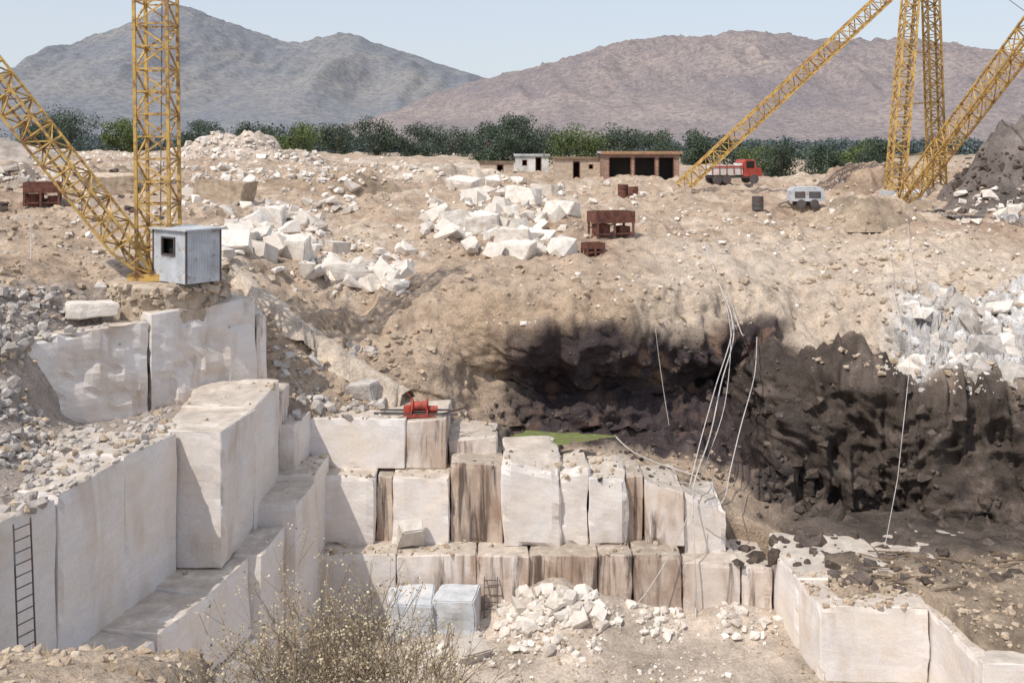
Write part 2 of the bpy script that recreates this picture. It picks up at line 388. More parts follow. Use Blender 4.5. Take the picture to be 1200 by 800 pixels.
prism([(-10.5,33.7),(-8.2,33.6),(-7.95,35.9),(-10.5,36)],-13.4,-19,'c',g)
prism([(-9.6,36.0),(-7.55,35.9),(-7.3,38.2),(-9.6,38.4)],-12.5,-19,'c',g)
prism([(-9.6,38.3),(-7.35,38.25),(-7.25,40.6),(-9.6,40.6)],-12.3,-19,'c',g)
prism([(-9.2,38.9),(-8.25,38.9),(-8.0,42),(-9.4,42.2)],-10.7,-12.6,'c',g)
g2='marble_bench'
def cb(x0,x1,y,zt,zb,m,g=g2,back=None,**k):
    a=random.uniform(-.06,.06)
    prism([(x0+.008,y-a),(x1-.008,y+a),(x1-.008,(back or y+2.8)),(x0+.008,(back or y+2.8))],zt,zb,m,g,**k)
cb(-8.3,-4.25,41,-11.0,-12.95,'c'); cb(-4.25,-2.6,41.05,-11.0,-12.95,'s')
cb(-2.6,-.6,41.5,-11.9,-13.2,'s',jit=.2)
cb(-7.7,-5.35,40.0,-12.95,-15.7,'c',jit=.15,dis=.1); cb(-5.35,-4.7,40.4,-13,-15.7,'d'); cb(-4.7,-2.45,40.1,-12.9,-15.7,'c')
cb(-2.45,-.35,40.28,-12.5,-15.7,'d'); cb(-.35,1.85,40.0,-12.3,-15.7,'c',jit=.25,dis=.12,tilt=[.1,-.45,0,0])
cb(1.85,3.0,40.15,-12.75,-15.7,'c',jit=.2,dis=.12); cb(3.0,4.5,39.93,-12.95,-15.7,'c',jit=.2,dis=.12); cb(4.5,5.2,40.45,-13.1,-15.7,'d'); cb(5.2,6.75,40.15,-13.2,-15.7,'s',jit=.2,tilt=[0,-.3,0,0])
for x0,x1,m,y in((-7.5,-4.4,'c',39.05),(-4.4,-1.35,'s',39.1),(-1.35,.65,'s',39.02),(.65,3.3,'d',39.14),(3.3,4.6,'d',39.05),(4.6,6.5,'d',39.12)):
    cb(x0,x1,y,-15.62,-19,m,jit=.06)
cb(6.75,8.5,40.25,-14.0,-16.2,'c',jit=.3,dis=.12,tilt=[.2,-.5,0,0]); cb(6.5,8.8,39.25,-16.0,-19,'s'); cb(8.8,10.05,39.4,-16.2,-19,'s')
g3='marble_platform'
prism([(10.05,38.7),(10.2,36.6),(14,36.6),(14,41),(10.3,41)],-15.5,-19,'c',g3,dis=.06,jit=.05)
prism([(10.22,36.58),(10.45,34.7),(14.1,34.55),(14.1,36.58)],-15.55,-19,'c',g3,dis=.06,jit=.05)
prism([(14.12,34.5),(14.25,31),(18,30.8),(18,36.6),(14.15,36.6)],-15.7,-19,'c',g3,dis=.06,jit=.05)
prism([(18.02,30.6),(25,30),(25,42),(18.02,36.6)],-15.8,-19,'s',g3,jit=.05)
prism([(14.05,36.62),(18,36.62),(25,42),(14.05,42)],-15.6,-19,'s',g3,jit=.05)
for gg,(v,f,m) in QP.items(): mkobj(gg,v,f,[M_MC,M_MS,M_MD],False,None,m)

def apr(x,y):
    p=np.stack([x,y,x*0],1)
    z=-15.42-.1*sm(y,36.5,40.5)+.22*fbm(p*.8,4,81)+.14*fbm(p*2.2,3,82)
    yf=34.75-3.6*sm(x,14.3,14.6)
    e=np.minimum(sm(x+.4*fbm(p*1.5,3,83),10.7,11.9),sm(y-yf+.35*fbm(p*1.5,3,84),.15,1.1))
    z2=z*e+(-15.9)*(1-e)
    return np.where(y<yf,-19.5,z2)
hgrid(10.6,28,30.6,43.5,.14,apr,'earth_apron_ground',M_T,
  lambda p: np.clip((C(.38,.3,.225)*(1-sm(p[:,1],37,40))[:,None]+C(.13,.105,.09)*sm(p[:,1],37,40)[:,None])*(1+.8*fbm(p*.9,4,13)[:,None]),.03,.8))  # rear darkened to carry on the wall's rock colour and painted shade

def heap(cx,cy,rx,ry,zb,h,seed,c,name):
    def f(x,y):
        p=np.stack([x,y,x*0],1); r=np.sqrt(((x-cx)/rx)**2+((y-cy)/ry)**2)+.35*fbm(p*(2.2/rx),4,seed)
        return zb-.8+(h+.8)*sm(1.05-r,0,.8)*(1+.35*fbm(p*(4/rx),5,seed+3,True))
    st=max(rx,ry)/50
    hgrid(cx-rx*1.2,cx+rx*1.2,cy-ry*1.2,cy+ry*1.2,st,f,name,M_T,lambda p: np.clip(C(*c)*(1+.6*fbm(p*.5,4,seed)[:,None]),.02,.9))
heap(-34,122,9,6,-1.9,2.7,5,(.57,.48,.41),'spoil_heap')
heap(-25,112,7,5,-2.2,1.2,6,(.55,.46,.38),'spoil_heap.001')
heap(45,84,10,7,-4.6,5.2,7,(.21,.18,.165),'spoil_heap.002')
heap(34,96,7,5,-4.6,2.2,8,(.4,.3,.225),'spoil_heap.003')
heap(-60,110,16,6,-1.8,1.9,9,(.46,.4,.35),'spoil_heap.004')
heap(-29,72,6,4,-3.8,1.7,10,(.49,.385,.29),'spoil_heap.005')
heap(-14,80,8,4,-3.7,1.3,11,(.45,.345,.255),'spoil_heap.006')
heap(-38,76,7,4,-3.4,1.6,12,(.42,.35,.295),'spoil_heap.007')
heap(26,74,5,3,-5.2,1.1,13,(.49,.385,.29),'spoil_heap.008')
heap(-6,100,9,4,-3.6,1.2,14,(.59,.5,.41),'spoil_heap.009')

bvh=BVHTree.FromPolygons(GV,GF)
O=Vector((0,0,0))
def hit(u_,v_):
    d=Vector(((u_-U0)/F,1,-(v_-V0)/F)); r=bvh.ray_cast(O,d.normalized()); return r[0],r[1]
def gz(x,y,top=40):
    r=bvh.ray_cast(Vector((x,y,top)),Vector((0,0,-1))); return r[0].z if r[0] else -4

# ---------------- rocks -------------------
TPL=[]
for k in range(16):
    bm=bmesh.new(); r=random.Random(k)
    for _ in range(18):
        v=Vector((r.uniform(-1,1),r.uniform(-1,1),r.uniform(-1,1)))
        if k%2: v=Vector([math.copysign(abs(c)**.45,c) for c in v])
        else: v=v.normalized()*r.uniform(.75,1)
        bm.verts.new(v)
    o=bmesh.ops.convex_hull(bm,input=bm.verts)
    bmesh.ops.delete(bm,geom=[v for v in bm.verts if not v.link_faces],context='VERTS')
    bm.verts.index_update()
    TPL.append((np.array([v.co[:] for v in bm.verts]),[[v.index for v in f.verts] for f in bm.faces])); bm.free()
def rocks(name,mat,regions,seed=1,extra=(),sink=.12,minz=.42):
    r=random.Random(seed); V=[];Fc=[];o=0
    def put(p,sz,flat=.7):
        nonlocal o
        tv,tf=TPL[r.randrange(len(TPL))]
        sc=np.array([sz*r.uniform(.6,1.15),sz*r.uniform(.6,1.15),sz*r.uniform(.4,.85)*flat/.7])*.5
        R=np.array((Matrix.Rotation(r.uniform(0,6.28),3,'Z')@Matrix.Rotation(r.gauss(0,.35),3,'X')@Matrix.Rotation(r.gauss(0,.35),3,'Y')))
        w=(tv*sc)@R.T+np.array([p.x,p.y,p.z+sz*sink]); V.append(w); Fc.extend([[i+o for i in f] for f in tf]); o+=len(w)
    for (u0,u1,v0,v1,n,s0,s1,*opt) in regions:
        ph=r.uniform(0,50)
        for _ in range(n):
            for _t in range(6):
                uu=r.uniform(u0,u1);vv=r.uniform(v0,v1)
                if (math.sin(uu*.045+ph)+math.sin(vv*.11+ph*2+uu*.02)+math.sin(uu*.013-vv*.07+ph))/3+r.uniform(-.6,.6)>-.1: break
            p,nn=hit(uu,vv)
            if p is None or p.y>400: continue
            if nn.z<minz: continue
            t=r.random()**2.6
            put(p,s0+(s1-s0)*t)
    for (p,sz) in extra: put(Vector(p),sz)
    return mkobj(name,np.concatenate(V).tolist(),Fc,mat)
rocks('white_boulder_pile',M_WHITE,[
 (495,665,212,300,110,.5,2.2),(515,635,255,300,50,.7,1.9),(255,380,258,325,110,.5,1.8),(300,345,240,262,14,.5,1.2),(375,480,292,345,60,.4,1.7),(380,470,318,342,30,.5,1.6),
 (345,420,205,250,45,.3,1.2),(540,760,212,250,60,.3,1.1),(100,130,205,240,14,.5,1.5),(215,300,195,250,70,.2,1.2)],1)
rocks('scattered_white_stones',M_WHITE,[
 (-60,1260,185,300,700,.1,.5),(-60,600,176,215,600,.2,.9),(200,340,150,188,160,.3,1.1),(200,1200,290,345,160,.08,.4),(560,1000,345,385,40,.1,.35),(1120,1210,222,262,60,.3,1.4),(800,1200,240,300,150,.1,.45)],2)
rocks('pale_rock_outcrop',M_GREY,[(1080,1230,345,440,40,.7,2.2),(1010,1090,395,440,20,.2,.8),(1060,1230,340,460,130,.15,.5)],3,sink=-.2,minz=.1)
rocks('pale_rock_outcrop.001',M_WHITE,[(1070,1230,340,425,50,.8,2.2),(1060,1230,340,460,80,.15,.5)],4,sink=-.26,minz=.1)
rocks('grey_rubble',M_GREY,[(-60,205,478,600,1100,.05,.4),(-60,130,338,400,420,.06,.5),(-60,30,390,500,300,.1,.8),(130,330,372,470,120,.05,.25),(320,450,400,495,300,.08,.6)],5)
rocks('tan_rubble',M_TAN,[(-60,1260,200,345,1500,.08,.5),(310,545,330,490,600,.06,.4),(560,1000,340,385,160,.06,.4),(900,1250,670,760,600,.04,.3),(330,600,485,560,200,.05,.3),(950,1200,300,440,400,.06,.5),(560,860,530,565,200,.06,.35),(-60,205,230,600,900,.05,.4)],6)
rocks('dark_rock_debris',M_DARK,[(850,1250,450,690,680,.08,.8),(570,920,400,530,450,.06,.5),(0,200,195,260,80,.2,.9),(1100,1220,170,250,160,.2,1.0),(700,860,500,570,120,.06,.4)],7,sink=-.05,minz=.1)
rocks('white_rubble_pile',M_WHITE,[(585,705,690,765,420,.12,.75),(700,800,705,760,140,.08,.5),(490,580,735,785,60,.1,.5),(840,915,695,750,140,.1,.5),(560,900,740,800,200,.05,.3),(470,500,590,632,10,.3,.9),(505,520,600,632,6,.3,.6)],8)
rocks('bench_debris',M_TAN,[(360,800,625,650,300,.04,.3),(360,530,540,562,120,.04,.25),(140,380,440,680,160,.03,.16),(900,1200,650,720,250,.05,.3),(560,960,740,800,300,.03,.2)],9,minz=.6)

def slab(name,c,size,rotz,rotx,mat,disp=.05):
    bm=bmesh.new(); bmesh.ops.create_cube(bm,size=1)
    bmesh.ops.scale(bm,vec=size,verts=bm.verts)
    rr=random.Random(int(abs(c[0]*37+c[1]*11)*10))
    for v in bm.verts: v.co+=Vector((rr.uniform(-1,1)*size[0],rr.uniform(-1,1)*size[1],rr.uniform(-1,1)*size[2]))*min(.14,disp)
    bmesh.ops.bevel(bm,geom=bm.edges[:],offset=.05,segments=2,affect='EDGES')
    for _ in range(3): bmesh.ops.subdivide_edges(bm,edges=[e for e in bm.edges if e.calc_length()>.3],cuts=1,use_grid_fill=True)
    R=Matrix.Translation(c)@Matrix.Rotation(rotz,4,'Z')@Matrix.Rotation(rotx,4,'X')
    bmesh.ops.transform(bm,matrix=R,verts=bm.verts); bm.normal_update()
    pv=np.array([v.co[:] for v in bm.verts]);nn=np.array([v.normal[:] for v in bm.verts])
    pv+=nn*(fbm(pv*1.3,3,4)*disp*1.4)[:,None]
    bm.verts.index_update(); f=[[v.index for v in q.verts] for q in bm.faces]; bm.free()
    return mkobj(name,pv.tolist(),f,mat)
M_MBL=m_marble('grey_blue_marble',(.55,.58,.62),(.42,.36,.3),.5,.15,(.6,.62,.65))
slab('marble_block',(-3.65,37.9,-17.35),(1.6,1.5,1.35),.1,.03,M_MBL,.1)
slab('marble_block.001',(-2.0,37.95,-17.3),(1.55,1.6,1.3),-.12,-.04,M_MBL,.1)
slab('marble_block.002',(-1.5,36.0,-17.75),(1.2,.9,.5),.6,.25,M_WHITE,.1)
slab('marble_block.003',(-2.8,35.7,-17.9),(.8,.7,.6),.2,.1,M_WHITE,.1)
slab('marble_block.004',(-3.9,39.75,-15.1),(1.0,.5,1.0),.3,.5,M_WHITE,.1)
slab('marble_block.005',(-15.2,37.1,-5.95),(1.7,1.0,.5),.4,0,M_WHITE,.1)
slab('marble_block.006',(-13.4,38.2,-5.95),(1.3,.9,.5),.8,0,M_TAN,.12)
for i,(a,b_,sz,m) in enumerate([(545,222,(2.4,1.6,1.1),M_WHITE),(610,236,(2.2,1.5,1.2),M_WHITE),(640,228,(2.2,1.5,1),M_WHITE),(532,268,(2.0,1.3,1.3),M_WHITE),(567,272,(1.9,1.3,1.2),M_WHITE),(600,285,(2,1.2,1.0),M_WHITE),(660,250,(2,1.4,1),M_WHITE),(605,300,(1.8,1.1,.9),M_WHITE),(266,235,(3.2,1.8,1.5),M_TAN),(315,262,(1.6,1.2,1.2),M_WHITE),(345,300,(1.6,1.1,1.2),M_WHITE),(410,325,(1.8,1.1,.9),M_WHITE),(440,328,(1.5,1.1,.8),M_WHITE),(130,222,(3,1.6,1.3),M_TAN),(425,462,(1.1,.7,.6),M_GREY)]):
    p,_=hit(a,b_)
    if p: slab('quarried_block' if i==0 else 'quarried_block.%03d'%i,(p.x,p.y,p.z+sz[2]*.3),sz,random.uniform(-.6,.6),random.uniform(-.2,.2),m,.13)

# pale earth path running down slope
pp=[]
for t in np.linspace(0,1,60):
    uu=270+t*(482-270); vv=318+t*(470-318)+8*math.sin(t*3)
    p,_=hit(uu,vv)
    if p and p.y>41.2 and (not pp or (p-pp[-1]).length<8): pp.append(p)
pp=[sum((pp[max(0,min(len(pp)-1,i+k))] for k in(-3,-2,-1,0,1,2,3)),Vector())/7 for i in range(len(pp))]
sv=[];sf=[]
for i,p in enumerate(pp):
    d=(pp[min(i+1,len(pp)-1)]-pp[max(i-1,0)]); d.z=0; d.normalize(); nrm=Vector((-d.y,d.x,0))
    for k,(o_,h_) in enumerate([(-.95,-.6),(-.45,.3),(-.12,.42),(.15,.4),(.45,.28),(.95,-.6)]): sv.append(p+nrm*(o_+random.uniform(-.09,.09))+Vector((0,0,h_+random.uniform(-.06,.06))))
for i in range(len(pp)-1):
    for k in range(5): a=i*6+k; sf.append((a,a+1,a+7,a+6))
po=mkobj('dirt_path',sv,sf,M_T,True); setcol(po,(.77,.65,.53))
mA,ntA,bA=newmat('green_algae',.7); ntA.links.new(ramp(ntA,noise(ntA,2.5,6),[(.35,(.2,.17,.1)),(.5,(.15,.18,.06)),(.65,(.22,.25,.1))]),bA.inputs['Base Color'])
vs=[];cx,cy=1.9,43.2
zz=max(gz(cx+dx,cy+dy) for dx in(-.8,0,.8) for dy in(-.4,0,.4))+.02
for k in range(60):
    t=k/60*6.283; rr=1+.22*math.sin(3*t+1)+.13*math.sin(7*t)+.08*math.sin(13*t); vs.append((cx+1.9*rr*math.cos(t),cy+.9*rr*math.sin(t),zz))
mkobj('algae_pond',vs,[tuple(range(60))],mA)

# ---------------- cranes -------------------
def lattice(mb,p0,p1,w0,w1,nseg,r=.05,ref=Vector((0,1,0)),m=0):
    p0=Vector(p0);p1=Vector(p1);d=(p1-p0).normalized(); x=d.cross(ref).normalized(); y=d.cross(x).normalized()
    def c(t,k,):
        w=(w0+(w1-w0)*t)/2; sx,sy=((-1,-1),(1,-1),(1,1),(-1,1))[k%4]
        return p0.lerp(p1,t)+x*w*sx+y*w*sy
    for k in range(4): mb.bar(c(0,k),c(1,k),r*1.5,m)
    for i in range(nseg):
        a=i/nseg;b=(i+1)/nseg
        for k in range(4):
            mb.bar(c(a,k),c(a,k+1),r*.8,m)
            if (i+k)%2: mb.bar(c(a,k),c(b,k+1),r*.8,m)
            else: mb.bar(c(a,k+1),c(b,k),r*.8,m)
cr=empty('derrick_crane')
bz=-5.15
mb=MB(); lattice(mb,(-13.65,39.6,bz+.3),(-13.9,39.6,bz+21),1.25,1.25,24,.055)
mb.box((-.9,-.9,0),(.9,.9,.28),0,None,(-13.65,39.6,bz)); mb.make('mast',[M_YEL],cr)
mb=MB(); b0=Vector((-13.75,38.9,bz+.25)); b1=S(-140,-75,36)
lattice(mb,b0,b0.lerp(b1,.1),.3,.9,2,.045,Vector((0,1,.2))); lattice(mb,b0.lerp(b1,.1),b1,.9,.95,24,.045,Vector((0,1,.2))); mb.make('boom',[M_YEL],cr)
mb=MB()
mb.tube([b1,(-13.9,39.6,bz+21)],.025); mb.tube([(-13.5,39.3,bz+.5),(-13.4,39.4,bz+21)],.02); mb.tube([(-13.8,39.1,bz+.5),b1],.02)
mb.make('cables',[M_CABLE],cr)
r=random.Random(3)
vs=[];fs=[]; n=48; hs=[-7.2,-6.2,-5.75,-5.3,-5.16]; px,py=-13.35,39.9
for j,h in enumerate(hs):
    for k in range(n):
        t=k/n*6.283; rr=2.15+r.uniform(-.06,.06)-(.12 if j==4 else 0); vs.append((px+rr*math.cos(t),py+rr*math.sin(t),h+r.uniform(-.04,.04)))
for j in range(len(hs)-1):
    for k in range(n): fs.append((j*n+k,j*n+(k+1)%n,(j+1)*n+(k+1)%n,(j+1)*n+k))
fs.append(tuple((len(hs)-1)*n+k for k in range(n)))
mkobj('pedestal',vs,fs,M_STONEW,False,cr)
st=[]
for k in range(170):
    t=r.uniform(0,6.283); st.append(((px+2.15*math.cos(t),py+2.15*math.sin(t),r.uniform(-6.2,-5.3)),r.uniform(.2,.5)))
o=rocks('pedestal_stones',M_STONEW,[],11,st); o.parent=cr
cab=empty('crane_operator_cabin'); mb=MB()
R=Matrix.Rotation(math.radians(-38),3,'Z'); cc=Vector((-12.35,38.9,bz+.02))
W,D,H=1.05,.75,1.95
def corr(mb,a,b,h0,h1,n,amp=.02,m=0):
    a=Vector(a);b=Vector(b);d=(b-a);nr=Vector((d.y,-d.x,0)).normalized(); vs=[];fs=[]
    for i in range(n+1):
        p=a.lerp(b,i/n)+nr*(amp if i%2 else -amp)
        vs+= [cc+R@Vector((p.x,p.y,h0)),cc+R@Vector((p.x,p.y,h1))]
    for i in range(n): fs.append((2*i,2*i+2,2*i+3,2*i+1))
    mb.add(vs,fs,m)
corr(mb,(-W,-D,0),(-.45,-D,0),0,H,10);corr(mb,(.35,-D,0),(W,-D,0),0,H,12);corr(mb,(-.45,-D,0),(.35,-D,0),0,1.05,14);corr(mb,(-.45,-D,0),(.35,-D,0),1.65,H,14)
corr(mb,(W,-D,0),(W,D,0),0,H,26);corr(mb,(W,D,0),(-W,D,0),0,H,30)
corr(mb,(-W,D,0),(-W,.3,0),0,H,8);corr(mb,(-W,-.35,0),(-W,-D,0),0,H,8);corr(mb,(-W,.3,0),(-W,-.35,0),0,1.0,10);corr(mb,(-W,.3,0),(-W,-.35,0),1.65,H,10)
mb.make('walls',[M_TIN],cab)
mb=MB(); mb.box((-W-.12,-D-.12,H),(W+.12,D+.12,H+.06),0,R,cc); mb.make('roof',[M_TIN],cab)
mb=MB()
for a,b in(((-.49,-D-.05,1.0),(-.41,-D+.03,1.7)),((.31,-D-.05,1.0),(.39,-D+.03,1.7)),((-.41,-D-.05,1.0),(.31,-D+.03,1.06)),((-.41,-D-.05,1.64),(.31,-D+.03,1.7))): mb.box(a,b,0,R,cc)
for sx in(-1,1):
    for sy in(-1,1): mb.box((sx*W-.03,sy*D-.03,-.02),(sx*W+.03,sy*D+.03,H),0,R,cc)
mb.make('frame',[M_STEEL],cab)
mb=MB(); mb.box((-W+.05,-D+.25,.0),(W-.05,D-.1,H-.1),0,R,cc); mb.make('dark_interior',[M_BLK],cab)  # near-black box painted in place of the cabin's inner shade

cr2=empty('derrick_crane.001')
A=S(1048,232,84);B=S(1098,218,92);T1=S(1080,-75,86)
mb=MB(); lattice(mb,A,T1+Vector((-.5,0,0)),1.2,1.0,26,.075); lattice(mb,B,T1+Vector((.6,0,0)),1.2,1.0,26,.075)
for t in(.15,.35,.55,.75): mb.bar(A.lerp(T1,t),B.lerp(T1,t),.08)
mb.make('mast',[M_YEL],cr2)
mb=MB(); c0=S(1056,238,82);c1=S(1290,-70,56)
lattice(mb,c0,c0.lerp(c1,.08),.4,1.15,2,.06); lattice(mb,c0.lerp(c1,.08),c1,1.15,1.2,26,.06); mb.make('boom',[M_YEL],cr2)
mb=MB(); lattice(mb,S(798,220,92),S(1100,-62,87),1.1,1.1,34,.07); mb.make('stiff_leg',[M_YEL],cr2)
mb=MB(); z=gz(A.x,A.y)
mb.box((-1.8,-1.5,-1),(2.2,1.6,.25),0,None,(A.x+.3,A.y,z)); mb.box((-1,-.7,.25),(-.2,.7,1.0),1,None,(A.x,A.y,z))
mb.bar((A.x+.2,A.y-.8,z+.7),(A.x+1.8,A.y-.8,z+.7),.4,1,n=12); q=S(798,222,92); zq=gz(q.x,q.y); mb.box((-.8,-.8,-1),(.8,.8,q.z-zq+.2 if q.z>zq else .3),0,None,(q.x,q.y,zq)); mb.make('base',[M_STONEW,M_TIN],cr2)
mb=MB(); mb.tube([c1,T1],.035); mb.tube([T1,S(1210,20,70)],.03); mb.tube([T1+Vector((0,0,-1)),A+Vector((.3,0,1))],.035);mb.make('cables',[M_CABLE],cr2)

# ---------------- buildings -------------------
def building(name,u0,u1,y,h,dep,matw,roofm,openings,roof_over=.3,roof_t=.16,fascia=None,vb=None):
    e=empty(name); x0=(u0-U0)/F*y;x1=(u1-U0)/F*y
    z=min(gz(x0,y),gz(x1,y),gz((x0+x1)/2,y))
    if vb is not None: z=max(z,-(vb-V0)/F*y)
    zt=z+h; t=.2
    mb=MB(); xs=[x0]+[v for a in openings for v in (x0+(x1-x0)*a[0],x0+(x1-x0)*a[1])]+[x1]
    for i in range(0,len(xs),2): mb.box((xs[i],y,z-1.2),(xs[i+1],y+t,zt))
    for a in openings:
        xa=x0+(x1-x0)*a[0];xb=x0+(x1-x0)*a[1]
        mb.box((xa,y+.004,z-1.2),(xb,y+t-.004,z+max(a[2],.02)))
        if a[3]<h: mb.box((xa,y+.004,z+a[3]),(xb,y+t-.004,zt))
    mb.box((x0,y+t,z-1.2),(x0+t,y+dep,zt));mb.box((x1-t,y+t,z-1.2),(x1,y+dep,zt));mb.box((x0+t,y+dep-t,z-1.2),(x1-t,y+dep,zt))
    mb.make('walls',[matw],e)
    mb=MB(); mb.box((x0-roof_over,y-roof_over,zt),(x1+roof_over,y+dep+roof_over,zt+roof_t)); mb.make('roof',[roofm],e)
    mb=MB(); mb.box((x0-roof_over-.04,y-roof_over-.05,zt-.05),(x1+roof_over+.04,y-roof_over-.004,zt+roof_t+.04)); mb.make('fascia',[fascia or roofm],e)
    mb=MB(); mb.box((x0+t+.01,y+t+.9,z-.5),(x1-t-.01,y+dep-t-.01,zt-.02)); mb.make('interior_shade',[M_BLK],e)  # near-black box stands in for the shade indoors, not a separate room
    mb=MB()
    for a in openings:
        xa=x0+(x1-x0)*a[0];xb=x0+(x1-x0)*a[1]
        mb.box((xa,y-.03,z+a[2]),(xa+.09,y+.12,z+a[3])); mb.box((xb-.09,y-.03,z+a[2]),(xb,y+.12,z+a[3])); mb.box((xa+.09,y-.03,z+a[3]-.09),(xb-.09,y+.12,z+a[3]))
    mb.make('frames',[M_RUST],e)
    return e,z
M_FAS=m_paint('orange_fascia',(.4,.24,.15),(.2,.1,.06),.3,.9)
building('brick_shed',708,796,104,2.75,5,M_BRICK,M_TIN,[(.06,.36,0,2.4),(.4,.68,0,2.4),(.72,.93,0,2.4)],.3,.2,M_FAS,213)
building('white_hut',604,643,122,2.1,4,M_WHP,M_TIN,[(.2,.35,.9,1.6),(.6,.78,0,1.9)],.15,vb=203)
building('stone_hut',650,703,109,2.1,4,M_STONEW,M_WOOD,[(.4,.56,0,1.8),(.75,.85,1,1.5)],.15,vb=209)
building('low_stone_store',562,602,118,1.4,3,M_STONEW,M_WOOD,[(.5,.7,0,1.2)],.1,vb=205)
# ---------------- truck -------------------
tr=empty('dump_truck'); base=S(856,0,98); tx,ty=base.x,98.0; tz=gz(tx,ty)-.05
R=Matrix.Rotation(math.radians(12),3,'Z'); c=Vector((tx,ty,tz))
mb=MB(); mb.box((-2.2,-.9,.55),(2.3,.9,.75),0,R,c); mb.make('chassis',[M_STEEL],tr)
mb=MB()
b=[(.9,.7),(.9,2.0),(1.15,2.3),(2.0,2.3),(2.25,1.55),(2.75,1.4),(2.8,.7)]
vs=[];  [vs.append(c+R@Vector((x,yy,zz_))) for yy in(-.95,.95) for x,zz_ in b]
n=len(b); mb.add(vs,[tuple(range(n)),tuple(range(2*n-1,n-1,-1))]+[(k,n+k,n+(k+1)%n,(k+1)%n) for k in range(n)]); mb.make('cab',[M_RED],tr)
mb=MB(); mb.box((1.2,-.97,1.5),(2.0,.97,2.15),0,R,c); mb.make('windows',[M_BLK],tr)
mb=MB(); mb.box((-2.4,-1,.85),(.8,1,.98),0,R,c)
for q in((-2.4,-1,.98,.8,-.93,1.75),(-2.4,.93,.98,.8,1,1.75),(-2.4,-.93,.98,-2.33,.93,1.75),(.73,-.93,.98,.8,.93,1.95)): mb.box(q[:3],q[3:],0,R,c)
mb.make('bed',[M_WHP],tr)
mb=MB()
for k in range(5): mb.box((-2.3+k*.72,-1.06,.9),(-2.22+k*.72,-1.0,1.8),0,R,c)
mb.box((-2.42,-1.07,1.55),(.82,-1.065,1.7),0,R,c); mb.make('bed_ribs',[M_RED],tr)
mb=MB()
for x in(-1.7,-.8,2.0):
    for yy in(-1,.72): mb.bar(c+R@Vector((x,yy,.45)),c+R@Vector((x,yy+.28,.45)),.45,0,n=16)
mb.make('wheels',[M_STEEL],tr)
tr=empty('air_compressor_trailer'); p,_=hit(944,243); c=Vector((p.x,p.y,gz(p.x,p.y))); mb=MB()
prof=[(-1.3,.5),(-1.3,1.3),(-1.0,1.6),(1.0,1.6),(1.3,1.3),(1.3,.5)]; n=6
mb.add([c+Vector((x,yy,z_)) for yy in(-.6,.6) for x,z_ in prof],[tuple(range(n)),tuple(range(2*n-1,n-1,-1))]+[(k,n+k,n+(k+1)%n,(k+1)%n) for k in range(n)]); mb.make('body',[M_TIN],tr)
mb=MB(); mb.box((-1.0,-.63,.75),(-.2,-.605,1.25),0,None,c);mb.box((.1,-.63,.75),(1.0,-.605,1.25),0,None,c); mb.bar(c+Vector((-1.3,0,.5)),c+Vector((-2.1,0,.2)),.06)
for x in(-.5,.5):
    for yy in(-.75,.6): mb.bar(c+Vector((x,yy,.33)),c+Vector((x,yy+.15,.33)),.33,0,n=14)
mb.make('wheels_and_drawbar',[M_STEEL],tr)
def barrel(name,u_,v_,mat,r_=.4,h_=1.0):
    p,_=hit(u_,v_); z=gz(p.x,p.y); mb=MB()
    for a,b_,rr in((0,.03,r_+.03),(.03,.34,r_),(.34,.38,r_+.03),(.38,.66,r_),(.66,.7,r_+.03),(.7,.97,r_),(.97,1,r_+.03)): mb.bar((p.x,p.y,z+a*h_-.05),(p.x,p.y,z+b_*h_-.05),rr,0,n=18)
    mb.make(name,[mat])
barrel('oil_drum',888,245,M_STEEL,.42,1.0); barrel('oil_drum.001',730,230,M_RUST,.42,1.); barrel('oil_drum.002',742,231,M_RUST,.4,.9)
def skid(name,u_,v_,w,h,d_):
    e=empty(name); p,_=hit(u_,v_); c=Vector((p.x,p.y,gz(p.x,p.y)-.05)); R=Matrix.Rotation(.35,3,'Z'); mb=MB()
    mb.box((-w/2,-d_/2,h*.55),(w/2,d_/2,h*.62),0,R,c)
    for q in((-w/2,-d_/2,h*.62,w/2,-d_/2+.06,h),(-w/2,d_/2-.06,h*.62,w/2,d_/2,h),(-w/2,-d_/2+.06,h*.62,-w/2+.06,d_/2-.06,h),(w/2-.06,-d_/2+.06,h*.62,w/2,d_/2-.06,h)): mb.box(q[:3],q[3:],0,R,c)
    mb.make('tray',[M_RUST],e); mb=MB()
    for sx in(-1,-.05,1):
        for sy in(-1,1): mb.bar(c+R@Vector((sx*w/2*.92,sy*d_/2*.9,0)),c+R@Vector((sx*w/2*.92,sy*d_/2*.9,h*.55)),.09)
    mb.bar(c+R@Vector((-w/2,-d_/2*.9,.2)),c+R@Vector((w/2,-d_/2*.9,.2)),.07);mb.bar(c+R@Vector((-w/2,0,.3)),c+R@Vector((0,-d_/2,h*.55)),.06)
    mb.box((-w*.42,-d_*.3,.05),(-w*.1,d_*.3,h*.5),0,R,c); mb.box((w*.15,-d_*.3,.05),(w*.42,d_*.3,h*.4),0,R,c)
    mb.make('legs',[M_RUST],e)
skid('rusty_hopper',716,276,2.5,1.5,1.4); skid('rusty_hopper.001',695,298,1.1,.7,.8)
skid('rusty_hopper.002',50,240,2.0,1.4,1.4)
w=empty('red_winch'); k_=.85; c=Vector((-3.75,41.6,-11.0)); mb=MB()
def wv(x,y,z): return c+Vector((x,y,z))*k_
for sy in(-.3,.3): mb.box((-.75*k_,(sy-.05)*k_,.02),(.75*k_,(sy+.05)*k_,.14*k_),0,None,c)
